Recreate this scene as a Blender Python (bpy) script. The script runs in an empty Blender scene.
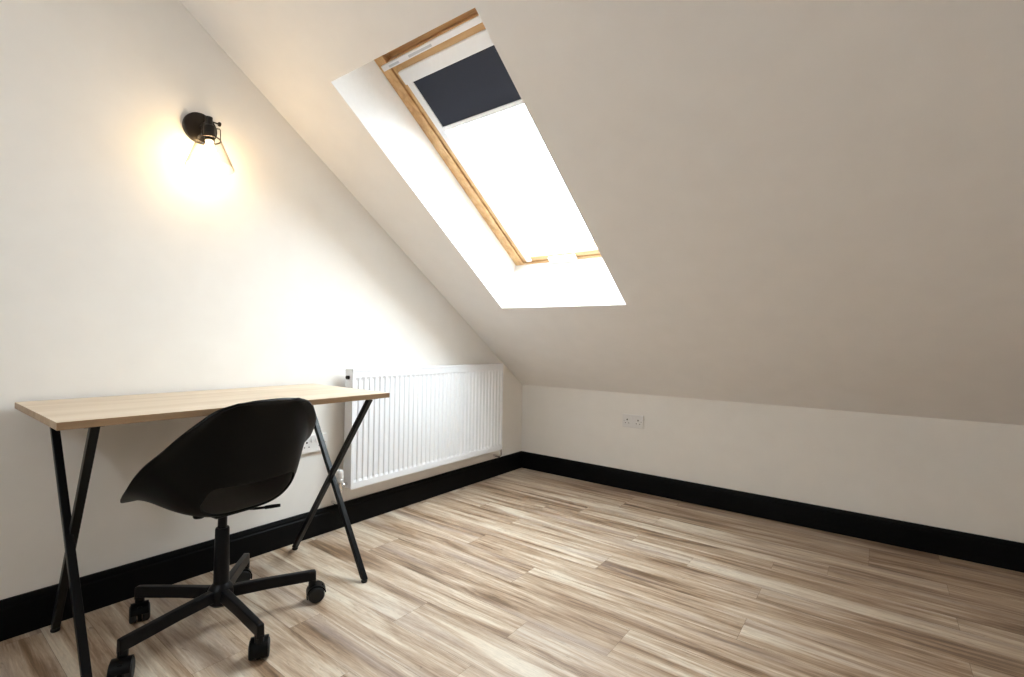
import bpy, bmesh, math, random
from mathutils import Vector, Matrix
random.seed(7)
R = math.radians
PI = math.pi
sc = bpy.context.scene
COL = sc.collection

# ------------------------------------------------------------------ camera
CAM = Vector((2.216, -3.0776, 0.9701))
YAW, PITCH, ROLL, FPX = R(37.0824), R(0.4657), R(0.9726), 484.74
fwd = Vector((-math.sin(YAW)*math.cos(PITCH), math.cos(YAW)*math.cos(PITCH), math.sin(PITCH)))
rt = Vector((math.cos(YAW), math.sin(YAW), 0))
up = rt.cross(fwd)
rr = rt*math.cos(ROLL) + up*math.sin(ROLL)
uu = -rt*math.sin(ROLL) + up*math.cos(ROLL)
cd = bpy.data.cameras.new('camera')
cd.sensor_fit = 'HORIZONTAL'; cd.sensor_width = 36.0
cd.lens = FPX/1024*36.0
cd.clip_start = 0.02
cam = bpy.data.objects.new('camera', cd)
cam.matrix_world = Matrix(((rr.x, uu.x, -fwd.x, CAM.x), (rr.y, uu.y, -fwd.y, CAM.y), (rr.z, uu.z, -fwd.z, CAM.z), (0, 0, 0, 1)))
COL.objects.link(cam)
sc.camera = cam

# ------------------------------------------------------------------ colour management, sky, portal
sc.view_settings.view_transform = 'Standard'
sc.view_settings.look = 'None'
sc.view_settings.gamma = 1.0
sc.view_settings.use_curve_mapping = False
sc.view_settings.exposure = 0.06
SKY = 37.0
w = bpy.data.worlds.new('overcast_sky'); sc.world = w
w.use_nodes = True
wn = w.node_tree.nodes; wl = w.node_tree.links
bg = wn['Background']
tc = wn.new('ShaderNodeTexCoord'); sp = wn.new('ShaderNodeSeparateXYZ')
rp = wn.new('ShaderNodeValToRGB')
rp.color_ramp.elements[0].position = 0.0; rp.color_ramp.elements[0].color = (0.50, 0.535, 0.58, 1)
rp.color_ramp.elements[1].position = 0.9; rp.color_ramp.elements[1].color = (0.87, 0.945, 1.0, 1)
wl.new(tc.outputs['Generated'], sp.inputs[0]); wl.new(sp.outputs['Z'], rp.inputs['Fac'])
wl.new(rp.outputs['Color'], bg.inputs['Color'])
bg.inputs['Strength'].default_value = SKY
sc.cycles.max_bounces = 14
sc.cycles.diffuse_bounces = 10
sc.cycles.transparent_max_bounces = 12

# the sloping ceiling: a frame of its own (x, s up the slope, n outwards)
HK, TH = 0.6417, R(35.0179)
def SL(x, s, n=0.0):
    return Vector((x, -s*math.cos(TH)+n*math.sin(TH), HK+s*math.sin(TH)+n*math.cos(TH)))
SLM = Matrix(((1, 0, 0, 0), (0, -math.cos(TH), math.sin(TH), 0), (0, math.sin(TH), math.cos(TH), HK), (0, 0, 0, 1)))
SLROT = SLM.to_3x3()

pl = bpy.data.lights.new('sky_portal', 'AREA'); pl.shape = 'RECTANGLE'; pl.size = 0.84; pl.size_y = 1.5
pl.cycles.is_portal = True
po = bpy.data.objects.new('sky_portal', pl)
px_, ps_ = Vector((1, 0, 0)), SLROT @ Vector((0, 1, 0))
pn_ = px_.cross(ps_)            # out- or inward normal
nn = SLROT @ Vector((0, 0, 1))  # outward
# area lights shine along local -Z : local Z must be outward
z_ = nn; y_ = ps_; x_ = y_.cross(z_)
c_ = SL(0.8, 1.665, 0.47)
po.matrix_world = Matrix(((x_.x, y_.x, z_.x, c_.x), (x_.y, y_.y, z_.y, c_.y), (x_.z, y_.z, z_.z, c_.z), (0, 0, 0, 1)))
COL.objects.link(po)

pl2 = bpy.data.lights.new('sky_portal', 'AREA'); pl2.shape = 'RECTANGLE'; pl2.size = 0.58; pl2.size_y = 0.62  # portal for the added fill window behind the camera
pl2.cycles.is_portal = True
po2 = bpy.data.objects.new('sky_portal', pl2); COL.objects.link(po2)
po2.location = (1.275, -4.3-0.14, 2.0); po2.rotation_euler = (R(90), 0, 0)   # -Z of the light looks along +Y

# ------------------------------------------------------------------ materials
def srgb(r, g, b):
    f = lambda c: (c/255/12.92) if c/255 <= 0.04045 else ((c/255+0.055)/1.055)**2.4
    return (f(r), f(g), f(b), 1)
def mat(name, col, rough=0.5, metal=0.0, bump=0.0, bscale=40, spec=0.5, coat=0.0):
    m = bpy.data.materials.new(name); m.use_nodes = True
    n = m.node_tree.nodes; l = m.node_tree.links; p = n['Principled BSDF']
    p.inputs['Roughness'].default_value = rough; p.inputs['Metallic'].default_value = metal
    p.inputs['Specular IOR Level'].default_value = spec
    p.inputs['Coat Weight'].default_value = coat
    t = n.new('ShaderNodeTexCoord'); nz = n.new('ShaderNodeTexNoise'); nz.inputs['Scale'].default_value = bscale
    nz.inputs['Detail'].default_value = 4
    l.new(t.outputs['Object'], nz.inputs['Vector'])
    mx = n.new('ShaderNodeMixRGB'); mx.blend_type = 'MIX'
    mx.inputs[1].default_value = tuple(c*0.96 for c in col[:3])+(1,); mx.inputs[2].default_value = tuple(min(1, c*1.03) for c in col[:3])+(1,)
    l.new(nz.outputs['Fac'], mx.inputs[0]); l.new(mx.outputs[0], p.inputs['Base Color'])
    if bump:
        b = n.new('ShaderNodeBump'); b.inputs['Strength'].default_value = bump; b.inputs['Distance'].default_value = 0.002
        l.new(nz.outputs['Fac'], b.inputs['Height']); l.new(b.outputs['Normal'], p.inputs['Normal'])
    return m
WALL = mat('cream_wall_paint', (0.87, 0.848, 0.812, 1), 0.75, bump=0.12, bscale=9, spec=0.3)
CEIL = mat('white_ceiling_paint', (0.89, 0.868, 0.848, 1), 0.8, bump=0.12, bscale=9, spec=0.3)
REVEAL = mat('reveal_white_paint', (0.90, 0.90, 0.89, 1), 0.6, spec=0.3)
SKIRT = mat('black_satin_paint', (0.0035, 0.0035, 0.004, 1), 0.5, bump=0.05, bscale=60, spec=0.1)
PLASTIC = mat('black_moulded_plastic', (0.0022, 0.0022, 0.0024, 1), 0.42, bump=0.05, bscale=900, spec=0.14)
STEELK = mat('black_powder_coated_steel', (0.0045, 0.0045, 0.0055, 1), 0.34, bump=0.05, bscale=700, spec=0.18)
RUBBER = mat('black_rubber', (0.006, 0.006, 0.006, 1), 0.6)
WHITEM = mat('white_enamel', (0.86, 0.87, 0.90, 1), 0.3, spec=0.5)
WHITEP = mat('white_plastic', (0.80, 0.79, 0.78, 1), 0.35)
ALU = mat('white_lacquered_aluminium', (0.82, 0.82, 0.84, 1), 0.35)
CHROME = mat('chrome', (0.75, 0.75, 0.76, 1), 0.15, metal=1.0)
FABRIC = mat('dark_blackout_fabric', srgb(52, 55, 66), 0.85, bump=0.3, bscale=1200, spec=0.2)
DARK = mat('dark_hole', (0.01, 0.01, 0.01, 1), 0.7)
GREYL = mat('pale_grey_print', (0.52, 0.54, 0.57, 1), 0.5)
PEWTER = mat('bronzed_black_metal', (0.018, 0.014, 0.011, 1), 0.35, metal=0.6)

def wood(name, c1, c2, c3, along='X', sc_=1.0, rough=0.45):
    m = bpy.data.materials.new(name); m.use_nodes = True
    n = m.node_tree.nodes; l = m.node_tree.links; p = n['Principled BSDF']
    p.inputs['Roughness'].default_value = rough
    t = n.new('ShaderNodeTexCoord'); mp = n.new('ShaderNodeMapping')
    s = {'X': (1.2, 26, 26), 'Y': (26, 1.2, 26)}[along]
    mp.inputs['Scale'].default_value = tuple(a*sc_ for a in s)
    nz = n.new('ShaderNodeTexNoise'); nz.inputs['Scale'].default_value = 1.6; nz.inputs['Detail'].default_value = 6; nz.inputs['Distortion'].default_value = 0.6
    l.new(t.outputs['Object'], mp.inputs[0]); l.new(mp.outputs[0], nz.inputs['Vector'])
    r = n.new('ShaderNodeValToRGB'); e = r.color_ramp.elements
    e[0].position = 0.3; e[0].color = c1; e[1].position = 0.72; e[1].color = c3
    k = e.new(0.5); k.color = c2
    l.new(nz.outputs['Fac'], r.inputs[0]); l.new(r.outputs[0], p.inputs['Base Color'])
    b = n.new('ShaderNodeBump'); b.inputs['Strength'].default_value = 0.1; b.inputs['Distance'].default_value = 0.001
    l.new(nz.outputs['Fac'], b.inputs['Height']); l.new(b.outputs['Normal'], p.inputs['Normal'])
    return m
OAK = wood('light_oak_laminate', srgb(180, 160, 136), srgb(198, 181, 159), srgb(210, 196, 177), 'Y', 0.6)
OAKEDGE = wood('oak_edge_band', srgb(140, 112, 84), srgb(160, 132, 102), srgb(176, 150, 120), 'Y', 0.6)
PINE = wood('lacquered_pine', srgb(186, 142, 92), srgb(206, 166, 116), srgb(222, 188, 142), 'Y', 1.0, 0.4)

PINEX = wood('lacquered_pine_rail', srgb(186, 142, 92), srgb(206, 166, 116), srgb(222, 188, 142), 'X', 1.0, 0.4)

def floor_mat():
    m = bpy.data.materials.new('wood_plank_floor'); m.use_nodes = True
    n = m.node_tree.nodes; l = m.node_tree.links; p = n['Principled BSDF']
    t = n.new('ShaderNodeTexCoord'); at = n.new('ShaderNodeAttribute'); at.attribute_name = 'plank'
    off = n.new('ShaderNodeVectorMath'); off.operation = 'MULTIPLY_ADD'
    off.inputs[1].default_value = (37, 53, 11); l.new(at.outputs['Color'], off.inputs[0]); l.new(t.outputs['Object'], off.inputs[2])
    def noise(scale, det, dist=0.0, rough=0.55):
        mp = n.new('ShaderNodeMapping'); mp.inputs['Scale'].default_value = scale
        nz = n.new('ShaderNodeTexNoise'); nz.inputs['Scale'].default_value = 1; nz.inputs['Detail'].default_value = det
        nz.inputs['Distortion'].default_value = dist; nz.inputs['Roughness'].default_value = rough
        l.new(off.outputs[0], mp.inputs[0]); l.new(mp.outputs[0], nz.inputs['Vector']); return nz
    broad = noise((1.1, 15, 1), 4, 0.9, 0.58)
    fine = noise((4.0, 90, 1), 6, 0.9, 0.7)
    blot = noise((7, 45, 1), 6, 1.6, 0.7)
    hue = noise((0.9, 11, 3), 2, 0.2)
    # broad + fine
    a = n.new('ShaderNodeMath'); a.operation = 'MULTIPLY_ADD'; a.inputs[1].default_value = 0.50
    l.new(fine.outputs['Fac'], a.inputs[0])
    b = n.new('ShaderNodeMath'); b.operation = 'MULTIPLY'; b.inputs[1].default_value = 0.95
    l.new(broad.outputs['Fac'], b.inputs[0]); l.new(b.outputs[0], a.inputs[2])
    sep = n.new('ShaderNodeSeparateColor'); l.new(at.outputs['Color'], sep.inputs[0])
    c = n.new('ShaderNodeMath'); c.operation = 'MULTIPLY_ADD'; c.inputs[1].default_value = 0.09
    l.new(sep.outputs[2], c.inputs[0]); l.new(a.outputs[0], c.inputs[2])
    r = n.new('ShaderNodeValToRGB'); e = r.color_ramp.elements
    e[0].position = 0.55; e[0].color = srgb(100, 78, 58)
    e[1].position = 0.92; e[1].color = srgb(212, 199, 180)
    for pos, cc in ((0.65, srgb(140, 113, 88)), (0.735, srgb(172, 148, 124)), (0.83, srgb(192, 172, 150))):
        k = e.new(pos); k.color = cc
    l.new(c.outputs[0], r.inputs[0])
    # cooler grey in patches
    g = n.new('ShaderNodeMixRGB'); g.blend_type = 'MIX'; g.inputs[2].default_value = srgb(170, 158, 154)
    gr = n.new('ShaderNodeMapRange'); gr.inputs[1].default_value = 0.52; gr.inputs[2].default_value = 0.75; gr.inputs[4].default_value = 0.5
    l.new(hue.outputs['Fac'], gr.inputs[0]); l.new(gr.outputs[0], g.inputs[0]); l.new(r.outputs[0], g.inputs[1])
    # dark mineral blotches
    d = n.new('ShaderNodeMixRGB'); d.blend_type = 'MULTIPLY'; d.inputs[2].default_value = (0.36, 0.33, 0.32, 1)
    dr = n.new('ShaderNodeMapRange'); dr.inputs[1].default_value = 0.60; dr.inputs[2].default_value = 0.74; dr.inputs[4].default_value = 0.85
    l.new(blot.outputs['Fac'], dr.inputs[0]); l.new(dr.outputs[0], d.inputs[0]); l.new(g.outputs[0], d.inputs[1])
    gnz = noise((22, 240, 1), 5, 0.4, 0.75)
    gm = n.new('ShaderNodeMapRange'); gm.inputs[1].default_value = 0.3; gm.inputs[2].default_value = 0.7; gm.inputs[3].default_value = 0.80; gm.inputs[4].default_value = 1.12
    l.new(gnz.outputs['Fac'], gm.inputs[0])
    gx = n.new('ShaderNodeMixRGB'); gx.blend_type = 'MULTIPLY'; gx.inputs[0].default_value = 1
    l.new(d.outputs[0], gx.inputs[1]); l.new(gm.outputs[0], gx.inputs[2])
    l.new(gx.outputs[0], p.inputs['Base Color'])
    rgh = n.new('ShaderNodeMapRange'); rgh.inputs[3].default_value = 0.30; rgh.inputs[4].default_value = 0.44
    p.inputs['Specular IOR Level'].default_value = 0.65
    l.new(fine.outputs['Fac'], rgh.inputs[0]); l.new(rgh.outputs[0], p.inputs['Roughness'])
    bp = n.new('ShaderNodeBump'); bp.inputs['Strength'].default_value = 0.15; bp.inputs['Distance'].default_value = 0.001
    l.new(fine.outputs['Fac'], bp.inputs['Height']); l.new(bp.outputs['Normal'], p.inputs['Normal'])
    return m
FLOORM = floor_mat()
SEAM = mat('floor_seam', srgb(92, 74, 58), 0.7)

def glass_mat(name, tint=(1, 1, 1, 1), gloss=1.0, base=0.0, edge=None):
    m = bpy.data.materials.new(name); m.use_nodes = True
    n = m.node_tree.nodes; l = m.node_tree.links
    n.remove(n['Principled BSDF']); o = n['Material Output']
    tr = n.new('ShaderNodeBsdfTransparent'); tr.inputs[0].default_value = tint
    if edge:
        lw = n.new('ShaderNodeLayerWeight'); lw.inputs['Blend'].default_value = 0.5
        p3 = n.new('ShaderNodeMath'); p3.operation = 'POWER'; p3.inputs[1].default_value = 4; l.new(lw.outputs['Facing'], p3.inputs[0])
        me_ = n.new('ShaderNodeMixRGB'); me_.inputs[1].default_value = tint; me_.inputs[2].default_value = edge
        l.new(p3.outputs[0], me_.inputs[0]); l.new(me_.outputs[0], tr.inputs[0])
    gl = n.new('ShaderNodeBsdfGlossy'); gl.inputs['Roughness'].default_value = 0.03
    fr = n.new('ShaderNodeLayerWeight'); fr.inputs['Blend'].default_value = 0.5
    pw = n.new('ShaderNodeMath'); pw.operation = 'POWER'; pw.inputs[1].default_value = 5; l.new(fr.outputs['Facing'], pw.inputs[0])
    mm = n.new('ShaderNodeMath'); mm.operation = 'MULTIPLY_ADD'; mm.inputs[1].default_value = gloss; mm.inputs[2].default_value = base
    l.new(pw.outputs[0], mm.inputs[0])
    mx = n.new('ShaderNodeMixShader'); l.new(mm.outputs[0], mx.inputs[0]); l.new(tr.outputs[0], mx.inputs[1]); l.new(gl.outputs[0], mx.inputs[2])
    l.new(mx.outputs[0], o.inputs[0]); return m
PANE = glass_mat('window_glass', (0.92, 0.94, 0.94, 1), 0.9, 0.05)
SHADE = glass_mat('clear_lamp_glass', (0.97, 0.965, 0.955, 1), 0.45, 0.008, (0.30, 0.24, 0.18, 1))

def bulb_mat():
    m = bpy.data.materials.new('glowing_bulb'); m.use_nodes = True
    n = m.node_tree.nodes; l = m.node_tree.links; n.remove(n['Principled BSDF'])
    tr = n.new('ShaderNodeBsdfTransparent'); tr.inputs[0].default_value = (0.95, 0.9, 0.8, 1)
    em = n.new('ShaderNodeEmission'); em.inputs[0].default_value = (1.0, 0.72, 0.40, 1); em.inputs[1].default_value = 14
    ad = n.new('ShaderNodeAddShader'); l.new(tr.outputs[0], ad.inputs[0]); l.new(em.outputs[0], ad.inputs[1])
    l.new(ad.outputs[0], n['Material Output'].inputs[0]); return m
BULB = bulb_mat()

# ------------------------------------------------------------------ mesh helpers
def obj(name, bm, m, parent=None, smooth=False, bevel=0.0, segs=2, loc=None):
    bmesh.ops.recalc_face_normals(bm, faces=bm.faces)
    me = bpy.data.meshes.new(name); bm.to_mesh(me); bm.free()
    for x in (m if isinstance(m, (list, tuple)) else [m]): me.materials.append(x)
    o = bpy.data.objects.new(name, me); COL.objects.link(o)
    if parent is not None: o.parent = parent
    if smooth:
        for p in me.polygons: p.use_smooth = True
        me.set_sharp_from_angle(angle=R(38))
    if bevel:
        b = o.modifiers.new('bevel', 'BEVEL'); b.width = bevel; b.segments = segs; b.limit_method = 'ANGLE'; b.angle_limit = R(35)
        for p in me.polygons: p.use_smooth = True
        wn_ = o.modifiers.new('wn', 'WEIGHTED_NORMAL'); wn_.keep_sharp = True
    return o
def box(bm, x0, x1, y0, y1, z0, z1, M=None):
    vs = [Vector((x, y, z)) for x in (x0, x1) for y in (y0, y1) for z in (z0, z1)]
    if M is not None: vs = [M @ v for v in vs]
    v = [bm.verts.new(p) for p in vs]
    for f in ((0, 1, 3, 2), (4, 6, 7, 5), (0, 4, 5, 1), (2, 3, 7, 6), (0, 2, 6, 4), (1, 5, 7, 3)):
        bm.faces.new([v[i] for i in f])
def hexa(bm, pts):   # 8 points in the same order as box
    v = [bm.verts.new(p) for p in pts]
    for f in ((0, 1, 3, 2), (4, 6, 7, 5), (0, 4, 5, 1), (2, 3, 7, 6), (0, 2, 6, 4), (1, 5, 7, 3)):
        bm.faces.new([v[i] for i in f])
def frame_for(a, b):
    d = (b-a).normalized(); h = Vector((0, 0, 1)) if abs(d.z) < 0.95 else Vector((1, 0, 0))
    x = h.cross(d).normalized(); y = d.cross(x); return d, x, y
def cyl(bm, a, b, r0, r1=None, n=24, cap=True):
    a = Vector(a); b = Vector(b); r1 = r0 if r1 is None else r1
    d, x, y = frame_for(a, b)
    A = [bm.verts.new(a+(x*math.cos(t)+y*math.sin(t))*r0) for t in [2*PI*i/n for i in range(n)]]
    B = [bm.verts.new(b+(x*math.cos(t)+y*math.sin(t))*r1) for t in [2*PI*i/n for i in range(n)]]
    for i in range(n): bm.faces.new((A[i], A[(i+1) % n], B[(i+1) % n], B[i]))
    if cap: bm.faces.new(A[::-1]); bm.faces.new(B)
def tube(bm, pts, r, n=12):
    pts = [Vector(p) for p in pts]; rings = []
    prev = None
    for i, p in enumerate(pts):
        d = (pts[min(i+1, len(pts)-1)]-pts[max(i-1, 0)]).normalized()
        if prev is None:
            h = Vector((0, 0, 1)) if abs(d.z) < 0.9 else Vector((1, 0, 0)); x = h.cross(d).normalized()
        else: x = (prev - d*prev.dot(d)).normalized()
        prev = x; y = d.cross(x)
        rad = r[i] if isinstance(r, (list, tuple)) else r
        rings.append([bm.verts.new(p+(x*math.cos(t)+y*math.sin(t))*rad) for t in [2*PI*k/n for k in range(n)]])
    for a, b in zip(rings, rings[1:]):
        for k in range(n): bm.faces.new((a[k], a[(k+1) % n], b[(k+1) % n], b[k]))
    bm.faces.new(rings[0][::-1]); bm.faces.new(rings[-1])
def lathe(bm, prof, M=None, n=32, closed=False):
    M = M or Matrix.Identity(4); rings = []
    for r, z in prof:
        if r < 1e-6: rings.append([bm.verts.new(M @ Vector((0, 0, z)))])
        else: rings.append([bm.verts.new(M @ Vector((r*math.cos(t), r*math.sin(t), z))) for t in [2*PI*k/n for k in range(n)]])
    for a, b in zip(rings, rings[1:]):
        for k in range(n):
            k2 = (k+1) % n
            if len(a) == 1 and len(b) == 1: continue
            if len(a) == 1: bm.faces.new((a[0], b[k2], b[k]))
            elif len(b) == 1: bm.faces.new((a[k], a[k2], b[0]))
            else: bm.faces.new((a[k], a[k2], b[k2], b[k]))
def empty(name, loc, rz=0):
    o = bpy.data.objects.new(name, None); COL.objects.link(o); o.location = loc; o.rotation_euler = (0, 0, rz); o.empty_display_size = 0.1
    return o
def tag(o, label=None, cat=None, group=None, kind=None):
    for k, v in (('label', label), ('category', cat), ('group', group), ('kind', kind)):
        if v: o[k] = v
    return o
def struct(name, bm, m, **k):
    o = obj(name, bm, m, **k); o['kind'] = 'structure'; return o

# ------------------------------------------------------------------ room shell
XR, YF = 3.7, -4.3            # right party wall, wall behind the camera
S_TOP = 3.2                   # slope length; then a flat ceiling
ytop = SL(0, S_TOP).y; ztop = SL(0, S_TOP).z

# floor: individual planks in one mesh
ROWS = [0.02, -0.13, -0.255, -0.3755, -0.4955, -0.602, -0.690, -0.789, -0.897, -1.006, -1.177, -1.333, -1.50, -1.6814, -1.8104, -1.975]
y = -1.975
while y > YF-0.05:
    y -= random.choice((0.11, 0.13, 0.16)); ROWS.append(y)
SH = {3: 2.46, 4: 2.06, 5: 1.86, 6: 2.46, 7: 1.56, 8: 1.86, 9: 2.46, 10: 1.86, 11: 1.05, 12: 1.56, 13: 1.26, 14: 2.1, 15: 1.26}
bm = bmesh.new(); lay = bm.loops.layers.float_color.new('plank')
for i in range(len(ROWS)-1):
    a, b = ROWS[i], ROWS[i+1]
    x0 = SH.get(i, random.choice((1.26, 1.86, 0.9, 1.5, 2.2)))
    x = x0-1.2*math.ceil(x0/1.2)-0.01
    while x < XR:
        xa, xb = max(x, -0.02), min(x+1.2, XR+0.02)
        if xb > xa+0.01:
            g = 0.00035
            vs = [bm.verts.new(p) for p in ((xa+g, b+g, 0), (xb-g, b+g, 0), (xb-g, a-g, 0), (xa+g, a-g, 0))]
            f = bm.faces.new(vs); c = (random.random(), random.random(), random.random(), 1)
            for lp in f.loops: lp[lay] = c
        x += 1.2
n0 = len(bm.faces)
box(bm, -0.02, XR+0.02, YF-0.2, 0.02, -0.05, -0.0015)
bm.faces.ensure_lookup_table()
for f in bm.faces[n0:]:
    f.material_index = 1
    for lp in f.loops: lp[lay] = (.5, .5, .5, 1)
fl = struct('floor', bm, [FLOORM, SEAM])
for p in fl.data.polygons:   # planks face up
    pass

# gable wall on the left, following the roof line
T = 0.12
def prism(bm, poly, ax, a, b):
    mk = {'x': lambda u, v, w_: Vector((w_, u, v)), 'y': lambda u, v, w_: Vector((u, w_, v))}[ax]
    A = [bm.verts.new(mk(u, v, a)) for u, v in poly]; B = [bm.verts.new(mk(u, v, b)) for u, v in poly]
    k = len(poly)
    for i in range(k): bm.faces.new((A[i], A[(i+1) % k], B[(i+1) % k], B[i]))
    bm.faces.new(A[::-1]); bm.faces.new(B)
gable = [(0, -0.05), (0, HK), (ytop, ztop), (YF, ztop), (YF, -0.05)]
bm = bmesh.new(); prism(bm, gable, 'x', -T, 0.0); struct('wall_left', bm, WALL)
bm = bmesh.new(); prism(bm, gable, 'x', XR, XR+T); struct('wall_right', bm, WALL)
bm = bmesh.new(); box(bm, -T, XR+T, 0, T, -0.05, HK); struct('wall_back', bm, WALL)
WX0, WX1, WZ0, WZ1 = 1.00, 1.55, 1.70, 2.30     # unseen window added behind the camera as fill light for the slope
bm = bmesh.new(); box(bm, -T, WX0, YF-T, YF, -0.05, ztop); box(bm, WX1, XR+T, YF-T, YF, -0.05, ztop)
box(bm, WX0, WX1, YF-T, YF, -0.05, WZ0); box(bm, WX0, WX1, YF-T, YF, WZ1, ztop); struct('wall_front', bm, WALL)
w2 = empty('fill_window', ((WX0+WX1)/2, YF-0.07, WZ0)); w2['kind'] = 'structure'
W2I = Matrix.Translation(w2.location).inverted()
bm = bmesh.new()
for q in ((WX0, WX0+0.06, WZ0, WZ1), (WX1-0.06, WX1, WZ0, WZ1), (WX0+0.06, WX1-0.06, WZ0, WZ0+0.06), (WX0+0.06, WX1-0.06, WZ1-0.06, WZ1)):
    box(bm, q[0], q[1], YF-0.10, YF-0.04, q[2], q[3], W2I)
obj('window_frame', bm, ALU, w2, bevel=0.003)
bm = bmesh.new(); box(bm, WX0+0.05, WX1-0.05, YF-0.075, YF-0.067, WZ0+0.05, WZ1-0.05, W2I); obj('glass_pane', bm, PANE, w2)

# sloping ceiling with the skylight opening and its reveals, plus the flat part
IN = [(0.3874, 0.9334), (1.1875, 0.9248), (1.2027, 2.3902), (0.4284, 2.3986)]      # BL BR TR TL on the plaster face
DEP = 0.302; OUTN = 0.40
OUT = [(0.385, 0.970), (1.200, 0.970), (1.200, 2.400), (0.385, 2.400)]
MID = [(0.390, 0.985), (1.200, 0.985), (1.203, 2.395), (0.400, 2.397)]
bm = bmesh.new()
def loop(pts, n): return [bm.verts.new(SL(x, s, n)) for x, s in pts]
outer = [(-T, 0), (XR+T, 0), (XR+T, S_TOP), (-T, S_TOP)]
oi = loop([(-0.0, -0.0), (XR, -0.0), (XR, S_TOP), (0.0, S_TOP)], 0); ii = loop(IN, 0); mi = loop(MID, DEP); om = loop(OUT, OUTN); oo = loop(outer, OUTN)
for k in range(4):
    k2 = (k+1) % 4
    bm.faces.new((oi[k], oi[k2], ii[k2], ii[k]))
    f = bm.faces.new((ii[k], ii[k2], mi[k2], mi[k])); f.material_index = 1
    f = bm.faces.new((mi[k], mi[k2], om[k2], om[k])); f.material_index = 1
    bm.faces.new((om[k], om[k2], oo[k2], oo[k]))
    bm.faces.new((oi[k], oi[k2], oo[k2], oo[k]))
box(bm, -T, XR+T, YF-T, ytop+0.0, ztop, ztop+0.1)
struct('ceiling', bm, [CEIL, REVEAL])

# skirting boards (stepped top profile)
def skirting(name, length, M):
    prof = [(0, 0), (0.018, 0), (0.018, 0.098), (0.0145, 0.103), (0.0145, 0.112), (0.009, 0.125), (0, 0.125)]
    bm = bmesh.new()
    A = [bm.verts.new(M @ Vector((d, 0, z))) for d, z in prof]; B = [bm.verts.new(M @ Vector((d, length, z))) for d, z in prof]
    k = len(prof)
    for i in range(k): bm.faces.new((A[i], A[(i+1) % k], B[(i+1) % k], B[i]))
    bm.faces.new(A[::-1]); bm.faces.new(B)
    return struct(name, bm, SKIRT)
skirting('baseboard_left', YF, Matrix.Identity(4))
M = Matrix(((0, 1, 0, 0), (-1, 0, 0, 0), (0, 0, 1, 0), (0, 0, 0, 1)))
skirting('baseboard_back', XR, M)

# ------------------------------------------------------------------ roof window
win = empty('window_1', SL(0.8, 0.95, 0.33)); win['kind'] = 'structure'
WI = win.matrix_world.copy(); WI.translation = win.location; WINV = WI.inverted()
def sbox(bm, x0, x1, s0, s1, n0, n1): box(bm, x0, x1, s0, s1, n0, n1, WINV @ SLM)
n1 = 0.41
FX0, FX1, FS0, FS1 = 0.389, 1.201, 0.932, 2.397
bm = bmesh.new()
sbox(bm, FX0, 0.4535, FS0, FS1, 0.302, n1); sbox(bm, 1.137, FX1, FS0, FS1, 0.302, n1)
sbox(bm, 0.4535, 1.137, FS0, 0.9985, 0.302, n1); sbox(bm, 0.4535, 1.137, 2.336, FS1, 0.302, n1)
sbox(bm, 0.4535, 0.4575, 0.9985, 2.336, 0.335, n1); sbox(bm, 1.133, 1.137, 0.9985, 2.336, 0.335, n1)
sbox(bm, 0.4535, 1.137, 0.9985, 1.003, 0.335, n1)
bm.faces.ensure_lookup_table()
for f in bm.faces[12:24]: f.material_index = 1
obj('window_frame', bm, [PINE, PINEX], win, bevel=0.002)
bm = bmesh.new()
sbox(bm, 0.4575, 0.515, 1.003, 2.300, 0.309, 0.395); sbox(bm, 1.075, 1.133, 1.003, 2.300, 0.309, 0.395)
sbox(bm, 0.515, 1.075, 1.003, 1.036, 0.309, 0.395); sbox(bm, 0.515, 1.075, 2.235, 2.300, 0.309, 0.395)
sbox(bm, 0.4575, 1.133, 2.300, 2.336, 0.340, 0.395)
bm.faces.ensure_lookup_table()
for f in bm.faces[12:]: f.material_index = 1
obj('window_sash', bm, [PINE, PINEX], win, bevel=0.003)
bm = bmesh.new(); sbox(bm, 0.505, 1.085, 1.030, 2.245, 0.352, 0.360); obj('glass_pane', bm, PANE, win)
flap = None
bm = bmesh.new(); sbox(bm, 0.424, 1.166, 2.275, 2.299, 0.286, 0.301); flap = obj('ventilation_flap', bm, ALU, win, bevel=0.003)
flap['label'] = 'white ventilation flap across the top of the window'
bm = bmesh.new(); sbox(bm, 0.60, 0.74, 2.281, 2.291, 0.2852, 0.2858); obj('sticker', bm, GREYL, flap)
bm = bmesh.new(); sbox(bm, 0.47, 0.535, 2.281, 2.290, 0.2852, 0.2858); obj('sticker', bm, GREYL, flap)
bm = bmesh.new(); sbox(bm, 0.655, 0.835, 0.985, 1.030, 0.285, 0.305); o = obj('window_latch', bm, ALU, win, bevel=0.004)
o['label'] = 'white latch plate at the foot of the window'

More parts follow.
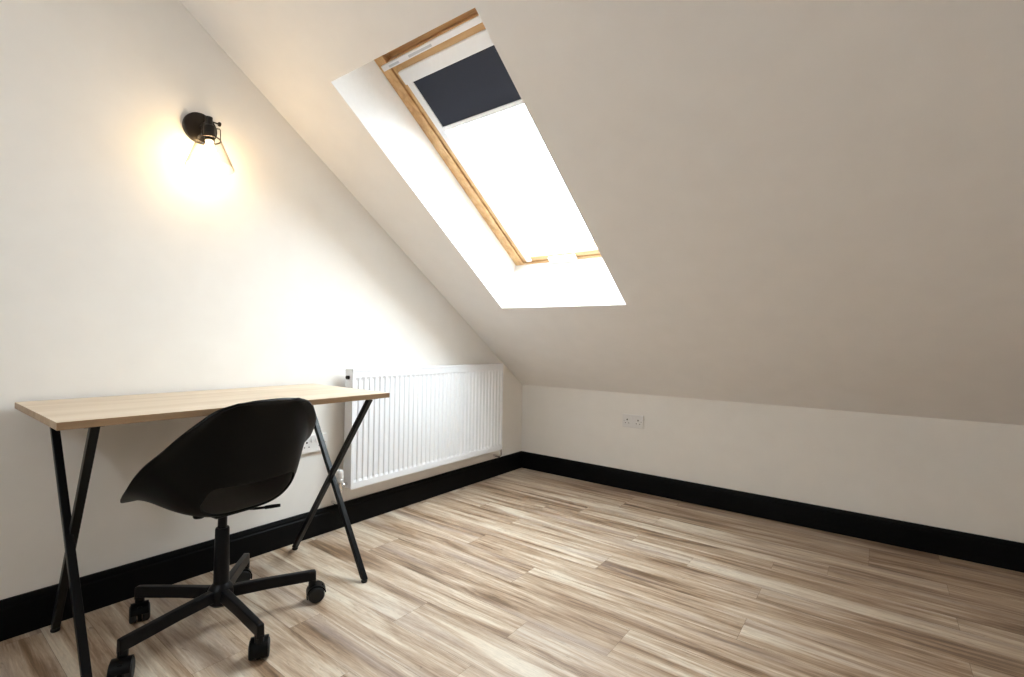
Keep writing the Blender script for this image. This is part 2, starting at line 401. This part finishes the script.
# blackout roller blind, pulled part way down
bl = empty('roller_blind', SL(0.8, 2.216, 0.30)); tag(bl, 'dark grey roller blind drawn part way down inside the roof window', 'blind')
BI = Matrix.Translation(bl.location).inverted()
def bbox(bm, x0, x1, s0, s1, n0, n1): box(bm, x0, x1, s0, s1, n0, n1, BI @ SLM)
bm = bmesh.new(); bbox(bm, 0.486, 1.104, 2.186, 2.247, 0.288, 0.3085)
o = obj('blind_cassette', bm, ALU, bl, bevel=0.006, segs=3)
for a, b in ((0.490, 0.5255), (1.0645, 1.100)):
    bm = bmesh.new(); bbox(bm, a, b, 1.010, 2.186, 0.2965, 0.3085); obj('side_rail', bm, ALU, bl, bevel=0.002)
bm = bmesh.new(); bbox(bm, 0.5255, 1.0645, 1.950, 2.186, 0.3025, 0.304); obj('blind_fabric', bm, FABRIC, bl)
bm = bmesh.new(); bbox(bm, 0.5255, 1.0645, 1.928, 1.950, 0.295, 0.307); o = obj('bottom_bar', bm, ALU, bl, bevel=0.002)

# ------------------------------------------------------------------ desk
DX0, DX1, DY0, DY1, DH, DT = 0.02, 0.5995, -2.797, -1.7737, 0.7528, 0.020
desk = empty('desk', (0.31, -2.285, 0)); tag(desk, 'light oak topped desk with crossed black legs against the wall', 'desk')
DI = Matrix.Translation(desk.location).inverted()
bm = bmesh.new(); box(bm, DX0, DX1, DY0, DY1, DH-DT, DH, DI)
top = obj('desktop', bm, [OAK, OAKEDGE], desk, bevel=0.0012)
for p in top.data.polygons:
    if abs(p.normal.z) < 0.5: p.material_index = 1
LW = 0.021
def leg(xa, ya, xb, yb):
    # square tube from a floor foot to the underside of the top
    bm = bmesh.new(); hx, hy = LW/2*1.1, LW/2; zt = DH-DT-0.003
    P8 = []
    for sx in (-1, 1):
        for sy in (-1, 1):
            for (x, yy, z) in ((xa, ya, 0.012), (xb, yb, zt)):
                P8.append(DI @ Vector((x+sx*hx, yy+sy*hy, z)))
    hexa(bm, P8)
    o = obj('leg', bm, STEELK, desk, bevel=0.002)
    bm = bmesh.new()
    lathe(bm, [(0, 0.0), (0.011, 0.0), (0.0125, 0.003), (0.0125, 0.008), (0.006, 0.010), (0.006, 0.014), (0, 0.014)], DI @ Matrix.Translation((xa, ya, 0)), 16)
    obj('foot', bm, RUBBER, o, smooth=True)
    return o
leg(0.075, -2.697, 0.550, -2.713); leg(0.560, -2.713, 0.098, -2.721)
leg(0.080, -1.882, 0.585, -1.864); leg(0.580, -1.868, 0.063, -1.838)
for y0, y1 in ((-2.742, -2.700), (-1.878, -1.824)):
    bm = bmesh.new(); box(bm, 0.05, 0.585, y0, y1, DH-DT-0.003, DH-DT, DI); obj('mounting_plate', bm, STEELK, desk)

# ------------------------------------------------------------------ swivel chair
CX, CY = 0.446, -2.347
FACE = R(185)
ch = empty('swivel_chair', (CX, CY, 0), FACE)   # local +x is forward, +y is the sitter's left
tag(ch, 'black plastic shell swivel chair on castors tucked at the oak desk', 'chair')
# local frame helpers for the star base (which is turned on its own)
def base_dir(deg):
    a = R(deg)-FACE; return Vector((math.cos(a), math.sin(a), 0))
bm = bmesh.new()
lathe(bm, [(0, 0.070), (0.030, 0.070), (0.038, 0.078), (0.040, 0.118), (0.034, 0.130), (0.024, 0.142), (0.0215, 0.322), (0.0195, 0.327), (0, 0.327)], None, 28)
obj('gas_column', bm, STEELK, ch, smooth=True)
bm = bmesh.new(); cyl(bm, (0, 0, 0.325), (0, 0, 0.392), 0.0140, n=24); obj('piston', bm, STEELK, ch, smooth=False)
for k, deg in enumerate((-2, 69, 141, 213, 283)):
    d = base_dir(deg); s = Vector((-d.y, d.x, 0))
    bm = bmesh.new()
    # sloping box arm with a dropped end
    prof = [(0.018, 0.126, 0.088, 0.0155), (0.14, 0.122, 0.085, 0.0130), (0.288, 0.114, 0.077, 0.0120), (0.303, 0.112, 0.068, 0.0120)]
    rings = []
    for r, zt, zb, hw in prof:
        rings.append([bm.verts.new(d*r+s*a*hw+Vector((0, 0, z))) for a, z in ((-1, zb), (1, zb), (0.86, zt), (-0.86, zt))])
    for a, b in zip(rings, rings[1:]):
        for i in range(4): bm.faces.new((a[i], a[(i+1) % 4], b[(i+1) % 4], b[i]))
    bm.faces.new(rings[0][::-1]); bm.faces.new(rings[-1])
    arm = obj('base_arm', bm, STEELK, ch, bevel=0.004)
    # socket and castor
    c = d*0.291
    bm = bmesh.new(); cyl(bm, c+Vector((0, 0, 0.058)), c+Vector((0, 0, 0.080)), 0.0135, n=16)
    obj('castor_stem', bm, STEELK, arm, smooth=False)
    ca = R((150, 62, 255, 345, 335)[k])-FACE   # castor heading
    hd = Vector((math.cos(ca), math.sin(ca), 0)); ax = Vector((-hd.y, hd.x, 0))
    wc = c + hd*0.014 + Vector((0, 0, 0.0285))
    # two wheels
    cas = None
    for sgn in (-1, 1):
        bm = bmesh.new()
        Mx = Matrix.Translation(wc) @ Matrix(((hd.x, 0, ax.x*sgn, 0), (hd.y, 0, ax.y*sgn, 0), (0, 1, 0, 0), (0, 0, 0, 1)))
        lathe(bm, [(0, 0.008), (0.0255, 0.008), (0.0285, 0.011), (0.0285, 0.023), (0.0255, 0.0275), (0.016, 0.029), (0.006, 0.028), (0, 0.028)], Mx, 28)
        wv = obj('wheel', bm, RUBBER, arm, smooth=True)
    # curved hood between and over the wheels
    bm = bmesh.new(); A = []; B = []
    ns = 14
    prev = None
    for i in range(ns+1):
        t = R(-20 + 190*i/ns)
        o_ = wc + (-hd)*math.cos(t)*0.0340 + Vector((0, 0, math.sin(t)*0.0340))
        n_ = wc + (-hd)*math.cos(t)*0.0300 + Vector((0, 0, math.sin(t)*0.0300))
        hw = 0.0250
        q = [bm.verts.new(o_-ax*hw), bm.verts.new(o_+ax*hw), bm.verts.new(n_+ax*hw), bm.verts.new(n_-ax*hw)]
        if prev:
            for j in range(4): bm.faces.new((prev[j], prev[(j+1) % 4], q[(j+1) % 4], q[j]))
        else: bm.faces.new(q)
        prev = q
    bm.faces.new(prev[::-1])
    box(bm, -0.024, 0.024, -0.006, 0.006, -0.020, 0.028, Matrix.Translation(wc) @ Matrix(((hd.x, ax.x, 0, 0), (hd.y, ax.y, 0, 0), (0, 0, 1, 0), (0, 0, 0, 1))))
    obj('castor_hood', bm, PLASTIC, arm, bevel=0.0012)
# tilt mechanism under the seat + lever
bm = bmesh.new(); box(bm, -0.085, 0.11, -0.065, 0.065, 0.388, 0.404)
box(bm, -0.045, 0.05, -0.035, 0.035, 0.376, 0.389)
obj('seat_plate', bm, STEELK, ch, bevel=0.005)
bm = bmesh.new(); tube(bm, [(-0.03, -0.03, 0.386), (-0.06, -0.076, 0.380), (-0.078, -0.110, 0.379)], 0.0045, 10)
tube(bm, [(-0.074, -0.104, 0.379), (-0.084, -0.125, 0.379), (-0.096, -0.148, 0.379)], [0.006, 0.0065, 0.0055], 10)
obj('height_lever', bm, PLASTIC, ch, smooth=True)
bm = bmesh.new(); lathe(bm, [(0, 0), (0.015, 0.0), (0.018, 0.004), (0.018, 0.022), (0, 0.024)], Matrix.Translation((0.02, 0.065, 0.374)), 20)
obj('tilt_knob', bm, PLASTIC, ch, smooth=True)

# moulded shell
def lerp(a, b, t): return a+(b-a)*t
def interp(tab, u):
    for (u0, *a), (u1, *b) in zip(tab, tab[1:]):
        if u <= u1:
            t = (u-u0)/(u1-u0); 
            return [lerp(p, q, t) for p, q in zip(a, b)]
    return list(tab[-1][1:])
def catmull(tab, u):
    # tab of (u, values...) smooth interpolation
    n = len(tab)
    for i in range(n-1):
        if u <= tab[i+1][0] or i == n-2:
            p0 = tab[max(i-1, 0)]; p1 = tab[i]; p2 = tab[i+1]; p3 = tab[min(i+2, n-1)]
            h = p2[0]-p1[0]; t = (u-p1[0])/h
            out = []
            for k in range(1, len(p1)):
                m1 = (p2[k]-p0[k])/max(p2[0]-p0[0], 1e-6)*h; m2 = (p3[k]-p1[k])/max(p3[0]-p1[0], 1e-6)*h
                out.append((2*t**3-3*t*t+1)*p1[k]+(t**3-2*t*t+t)*m1+(-2*t**3+3*t*t)*p2[k]+(t**3-t*t)*m2)
            return out
# u, centre line (forward, z), rim (forward, half width, z)
TAB = [
 (0.00,  0.225, 0.418,   0.230, 0.166, 0.421),
 (0.07,  0.195, 0.428,   0.220, 0.200, 0.426),
 (0.20,  0.115, 0.412,   0.156, 0.224, 0.456),
 (0.34,  0.010, 0.402,   0.062, 0.247, 0.502),
 (0.45, -0.080, 0.404,  -0.020, 0.258, 0.556),
 (0.54, -0.150, 0.420,  -0.080, 0.256, 0.599),
 (0.62, -0.192, 0.462,  -0.128, 0.238, 0.638),
 (0.72, -0.212, 0.545,  -0.172, 0.214, 0.682),
 (0.83, -0.229, 0.645,  -0.207, 0.180, 0.723),
 (0.93, -0.248, 0.730,  -0.234, 0.140, 0.757),
 (1.00, -0.262, 0.780,  -0.252, 0.088, 0.774),
]
def shell_pt(u, v):
    f, z, rf, rl, rz = catmull(TAB, u)
    a = abs(v)
    # the lower body is narrower than the flared rim
    rl *= 0.98
    lat = rl*(0.755*math.sin(min(a, 1)*PI/2)**0.85+0.245*a**7)
    k = a**2.6
    lip = max(0.0, (a-0.955)/0.045); lu = max(0.0, (u-0.98)/0.02); L = max(lip, lu)
    lat += 0.012*lip**1.3
    f -= 0.012*L*min(1, max(0, (u-0.45)/0.35)); rf -= 0.012*L*min(1, max(0, (u-0.45)/0.35))
    return Vector((f+(rf-f)*k, math.copysign(lat, v), z+(rz-z)*k))
bm = bmesh.new()
NU, NV = 110, 110
HU, HV, HUc = 0.083, 0.55, 0.606   # opening, half sizes in (u, v), centre u
def hole(u, v): return abs((u-HUc)/HU)**3+abs(v/HV)**3
grid = {}
def warp(u, v):
    q = hole(u, v)
    if q < 1e-9: return u, v
    return u, v
us = [i/NU for i in range(NU+1)]; vs_ = [-1+2*j/NV for j in range(NV+1)]
keep = {}
for i in range(NU):
    for j in range(NV):
        uc = (us[i]+us[i+1])/2; vc = (vs_[j]+vs_[j+1])/2
        keep[i, j] = hole(uc, vc) > 1
def vert(i, j):
    if (i, j) in grid: return grid[i, j]
    u, v = us[i], vs_[j]
    nb = [keep.get((a, b)) for a in (i-1, i) for b in (j-1, j)]
    if any(x is False for x in nb):
        q = hole(u, v); k = (1/q)**(1/3)
        u = HUc+(u-HUc)*k; v = v*k
    grid[i, j] = bm.verts.new(shell_pt(u, v)); return grid[i, j]
for i in range(NU):
    for j in range(NV):
        if keep[i, j]: bm.faces.new((vert(i, j), vert(i+1, j), vert(i+1, j+1), vert(i, j+1)))
shell = obj('seat_shell', bm, PLASTIC, ch, smooth=True)
so = shell.modifiers.new('solid', 'SOLIDIFY'); so.thickness = 0.007; so.offset = 0
bv = shell.modifiers.new('bevel', 'BEVEL'); bv.width = 0.002; bv.segments = 2; bv.limit_method = 'ANGLE'; bv.angle_limit = R(50)

# ------------------------------------------------------------------ radiator
RY0, RY1, RZ0, RZ1, RX = -1.606, -0.375, 0.214, 0.820, 0.100
rad = empty('radiator', (0.06, (RY0+RY1)/2, RZ0)); tag(rad, 'white ribbed panel radiator mounted low on the left wall', 'radiator')
RI = Matrix.Translation(rad.location).inverted()
def panel(xf, xb, name, sgn):
    # pressed steel panel: flat border with vertical flutes pressed in
    bm = bmesh.new()
    n = 35; y0, y1 = RY0+0.0015, RY1-0.0015; mz = 0.030
    pitch = (y1-y0-0.05)/n
    ys = [(y0, 0.0)]
    for i in range(n+1):
        c = y0+0.025+pitch*i
        for dy, dp in ((-0.36, 0.0), (-0.22, 0.0055), (0.22, 0.0055), (0.36, 0.0)):
            yy = c+dy*pitch
            if yy < y1: ys.append((yy, dp))
    ys.append((y1, 0.0))
    zs = [(RZ0, 0), (RZ0+mz, 0), (RZ0+mz+0.014, 1), (RZ1-0.012-mz-0.014, 1), (RZ1-0.012-mz, 0), (RZ1-0.012, 0)]
    g = [[bm.verts.new(RI @ Vector((xf-sgn*dp*k, yy, z))) for z, k in zs] for yy, dp in ys]
    for a, b in zip(g, g[1:]):
        for j in range(len(zs)-1): bm.faces.new((a[j], a[j+1], b[j+1], b[j]))
    # rim folded back
    hb = [[bm.verts.new(RI @ Vector((xb, yy, z))) for z in (RZ0, RZ1-0.012)] for yy, dp in ys]
    for i in range(len(ys)-1):
        bm.faces.new((g[i][0], g[i+1][0], hb[i+1][0], hb[i][0])); bm.faces.new((g[i][-1], g[i+1][-1], hb[i+1][1], hb[i][1]))
        bm.faces.new((hb[i][0], hb[i+1][0], hb[i+1][1], hb[i][1]))
    for e in (0, -1): bm.faces.new([v for v in g[e]]+[hb[e][1], hb[e][0]])
    return obj(name, bm, WHITEM, rad)
panel(RX, RX-0.012, 'front_panel', 1)
panel(0.034, 0.046, 'rear_panel', -1)
bm = bmesh.new()   # convector fins between the panels
for i in range(60):
    yy = RY0+0.03+i*(RY1-RY0-0.06)/59
    box(bm, 0.047, RX-0.014, yy-0.0006, yy+0.0006, RZ0+0.03, RZ1-0.03, RI)
o = obj('convector_fins', bm, WHITEM, rad); o['kind'] = 'stuff'
for yy in (RY0, RY1-0.0015+0.0):
    bm = bmesh.new(); box(bm, 0.036, RX+0.001, yy, yy+0.0015, RZ0+0.004, RZ1, RI); obj('side_panel', bm, WHITEM, rad)
bm = bmesh.new()   # slotted grille on top
box(bm, 0.036, 0.044, RY0, RY1, RZ1-0.010, RZ1-0.001, RI); box(bm, RX-0.008, RX+0.002, RY0, RY1, RZ1-0.012, RZ1-0.001, RI)
k = 48
for i in range(k+1):
    yy = RY0+(RY1-RY0)*i/k
    box(bm, 0.044, RX-0.008, max(RY0, yy-0.005), min(RY1, yy+0.005), RZ1-0.003, RZ1-0.001, RI)
obj('top_grille', bm, WHITEM, rad)
bm = bmesh.new(); cyl(bm, RI @ Vector((0.066, RY0-0.012, 0.778)), RI @ Vector((0.066, RY0, 0.778)), 0.011, n=6); cyl(bm, RI @ Vector((0.066, RY0-0.016, 0.778)), RI @ Vector((0.066, RY0-0.012, 0.778)), 0.004, n=8)
o = obj('bleed_valve', bm, PEWTER, rad)
# thermostatic valve at the left foot
vx, vy = 0.066, RY0-0.040
bm = bmesh.new()
tube(bm, [(vx-0.06, vy, 0.02) for _ in ()] or [RI @ Vector((vx, vy, 0.135)), RI @ Vector((vx, vy, 0.225))], 0.0075, 14)
cyl(bm, RI @ Vector((vx, vy, 0.195)), RI @ Vector((vx, vy, 0.222)), 0.0135, n=6)
cyl(bm, RI @ Vector((vx, vy, 0.222)), RI @ Vector((vx, vy, 0.255)), 0.0125, n=20)
cyl(bm, RI @ Vector((vx, vy, 0.238)), RI @ Vector((vx, RY0+0.001, 0.238)), 0.0085, n=16)
cyl(bm, RI @ Vector((vx, vy+0.012, 0.238)), RI @ Vector((vx, vy+0.028, 0.238)), 0.0135, n=6)
tube(bm, [RI @ Vector(p) for p in ((vx, vy, 0.20), (vx, vy, 0.16), (vx-0.004, vy, 0.148), (vx-0.015, vy, 0.142), (0.001, vy, 0.142))], 0.0075, 14)
valve = obj('radiator_valve', bm, CHROME, rad, bevel=0.001)
bm = bmesh.new()
lathe(bm, [(0, 0.0), (0.0165, 0.0), (0.0175, 0.004), (0.0175, 0.014), (0.0155, 0.016), (0.0155, 0.019), (0.0175, 0.021), (0.0168, 0.052), (0.013, 0.060), (0.004, 0.062), (0, 0.062)], RI @ Matrix.Translation((vx, vy, 0.255)), 28)
for i in range(14):
    t = 2*PI*i/14
    box(bm, 0.0160, 0.0188, -0.0012, 0.0012, 0.022, 0.050, RI @ Matrix.Translation((vx, vy, 0.255)) @ Matrix.Rotation(t, 4, 'Z'))
obj('thermostat_head', bm, WHITEP, valve, bevel=0.0006)
# lockshield at the right foot
vy2 = RY1+0.030
bm = bmesh.new()
cyl(bm, RI @ Vector((vx, RY1-0.001, 0.238)), RI @ Vector((vx, vy2, 0.238)), 0.0085, n=16)
cyl(bm, RI @ Vector((vx, RY1+0.004, 0.238)), RI @ Vector((vx, RY1+0.018, 0.238)), 0.0135, n=6)
cyl(bm, RI @ Vector((vx, vy2, 0.215)), RI @ Vector((vx, vy2, 0.262)), 0.012, n=20)
cyl(bm, RI @ Vector((vx, vy2, 0.262)), RI @ Vector((vx, vy2, 0.285)), 0.0105, 0.008, n=16)
tube(bm, [RI @ Vector(p) for p in ((vx, vy2, 0.22), (vx, vy2, 0.170), (vx-0.004, vy2, 0.158), (vx-0.015, vy2, 0.152), (0.001, vy2, 0.152))], 0.0075, 14)
obj('lockshield_valve', bm, CHROME, rad, bevel=0.001)
# wall brackets
for yy in (RY0+0.2, RY1-0.2):
    bm = bmesh.new(); box(bm, 0.0008, 0.034, yy-0.015, yy+0.015, RZ0+0.05, RZ1-0.06, RI); obj('wall_bracket', bm, WHITEM, rad)

# ------------------------------------------------------------------ double sockets
def socket(c, ang, label, w_=0.146, h_=0.086):
    # local: x across, z up, -y out into the room
    e = empty('wall_socket', c, ang); tag(e, label, 'socket', 'white double wall sockets')
    bm = bmesh.new(); box(bm, -w_/2, w_/2, -0.012, 0.0, -h_/2, h_/2)
    fp = obj('faceplate', bm, WHITEP, e, bevel=0.003, segs=3)
    for sx in (-1, 1):
        bm = bmesh.new(); cx = sx*0.038
        box(bm, cx-0.004, cx+0.004, -0.0124, -0.0118, 0.004, 0.013)
        box(bm, cx-0.0145, cx-0.0085, -0.0124, -0.0118, -0.016, -0.0115)
        box(bm, cx+0.0085, cx+0.0145, -0.0124, -0.0118, -0.016, -0.0115)
        obj('pin_holes', bm, DARK, fp)
        bm = bmesh.new(); sx_ = sx*0.012
        box(bm, sx_-0.0045, sx_+0.0045, -0.016, -0.0119, 0.010, 0.027)
        obj('rocker_switch', bm, WHITEP, fp, bevel=0.001)
    for sx in (-1, 1):
        bm = bmesh.new(); cyl(bm, (sx*0.060, -0.0127, 0.0), (sx*0.060, -0.0118, 0.0), 0.0028, n=12); obj('screw', bm, CHROME, fp)
    return e
socket((0.916, 0.0, 0.459), 0, 'white double wall socket on the low wall under the slope')
socket((0.0, -1.757, 0.458), R(90), 'white double wall socket behind the desk beside the radiator')

# ------------------------------------------------------------------ wall lamp
LY, LZ = -2.284, 1.818
lamp = empty('wall_lamp', (0, LY, LZ)); tag(lamp, 'black wall lamp with clear glass cone shade, lit, above the desk', 'lamp')
Mw = Matrix.Rotation(R(90), 4, 'Y')   # local z -> +x (out of the wall)
bm = bmesh.new(); lathe(bm, [(0, 0.0), (0.059, 0.0), (0.062, 0.004), (0.061, 0.016), (0.055, 0.021), (0.02, 0.024), (0, 0.024)], Mw, 48)
obj('wall_plate', bm, PEWTER, lamp, smooth=True)
bm = bmesh.new(); tube(bm, [(0.02, 0, 0.0), (0.05, 0, 0.004), (0.078, 0, 0.006), (0.10, 0, 0.006)], 0.008, 14)
cyl(bm, (0.092, 0, -0.012), (0.092, 0, 0.024), 0.0135, n=20)
obj('arm', bm, PEWTER, lamp)
bm = bmesh.new(); tube(bm, [(0.092, 0.012, 0.010), (0.092, 0.036, 0.010)], 0.003, 8); lathe(bm, [(0, 0), (0.008, 0.001), (0.009, 0.005), (0.008, 0.009), (0, 0.010)], Matrix.Translation((0.092, 0.034, 0.010)) @ Matrix.Rotation(R(-90), 4, 'X'), 16)
obj('thumb_screw', bm, PEWTER, lamp, smooth=True)
AX = Matrix.Translation((0.097, 0.0, -0.012)) @ Matrix.Rotation(R(-6), 4, 'Y')
bm = bmesh.new(); lathe(bm, [(0, 0.0), (0.018, 0.0), (0.021, -0.004), (0.021, -0.040), (0.018, -0.044), (0.018, -0.062), (0, -0.062)], AX, 28)
obj('bulb_holder', bm, PEWTER, lamp)
bm = bmesh.new()   # wire bracket carrying the shade ring
for a in (0, 120, 240):
    c, s = math.cos(R(a+60)), math.sin(R(a+60))
    tube(bm, [AX @ Vector((0.018*c, 0.018*s, -0.008)), AX @ Vector((0.036*c, 0.036*s, -0.008)), AX @ Vector((0.038*c, 0.038*s, -0.012)), AX @ Vector((0.038*c, 0.038*s, -0.056))], 0.0017, 8)
tube(bm, [AX @ Vector((0.038*math.cos(t), 0.038*math.sin(t), -0.056)) for t in [2*PI*i/32 for i in range(33)]], 0.0028, 8)
obj('shade_bracket', bm, PEWTER, lamp)
bm = bmesh.new()
lathe(bm, [(0.0375, -0.052), (0.040, -0.060), (0.046, -0.075), (0.082, -0.170), (0.084, -0.170), (0.0835, -0.1685)][:4]+[(0.0825, -0.171), (0.0835, -0.170), (0.048, -0.074), (0.042, -0.059), (0.0395, -0.051), (0.0375, -0.052)], AX, 48)
sh = obj('lamp_shade', bm, SHADE, lamp, smooth=True); sh['label'] = 'clear glass cone shade'
bm = bmesh.new(); lathe(bm, [(0, -0.062), (0.012, -0.062), (0.013, -0.072), (0.020, -0.095), (0.026, -0.118), (0.0245, -0.136), (0.016, -0.149), (0.006, -0.154), (0, -0.1545)], AX, 28)
obj('bulb', bm, BULB, lamp, smooth=True)
ld = bpy.data.lights.new('bulb_light', 'POINT'); ld.energy = 2.0; ld.color = (1.0, 0.76, 0.46); ld.shadow_soft_size = 0.028
lo = bpy.data.objects.new('bulb_light', ld); COL.objects.link(lo); lo.location = AX @ Vector((0, 0, -0.120)); lo.parent = lamp
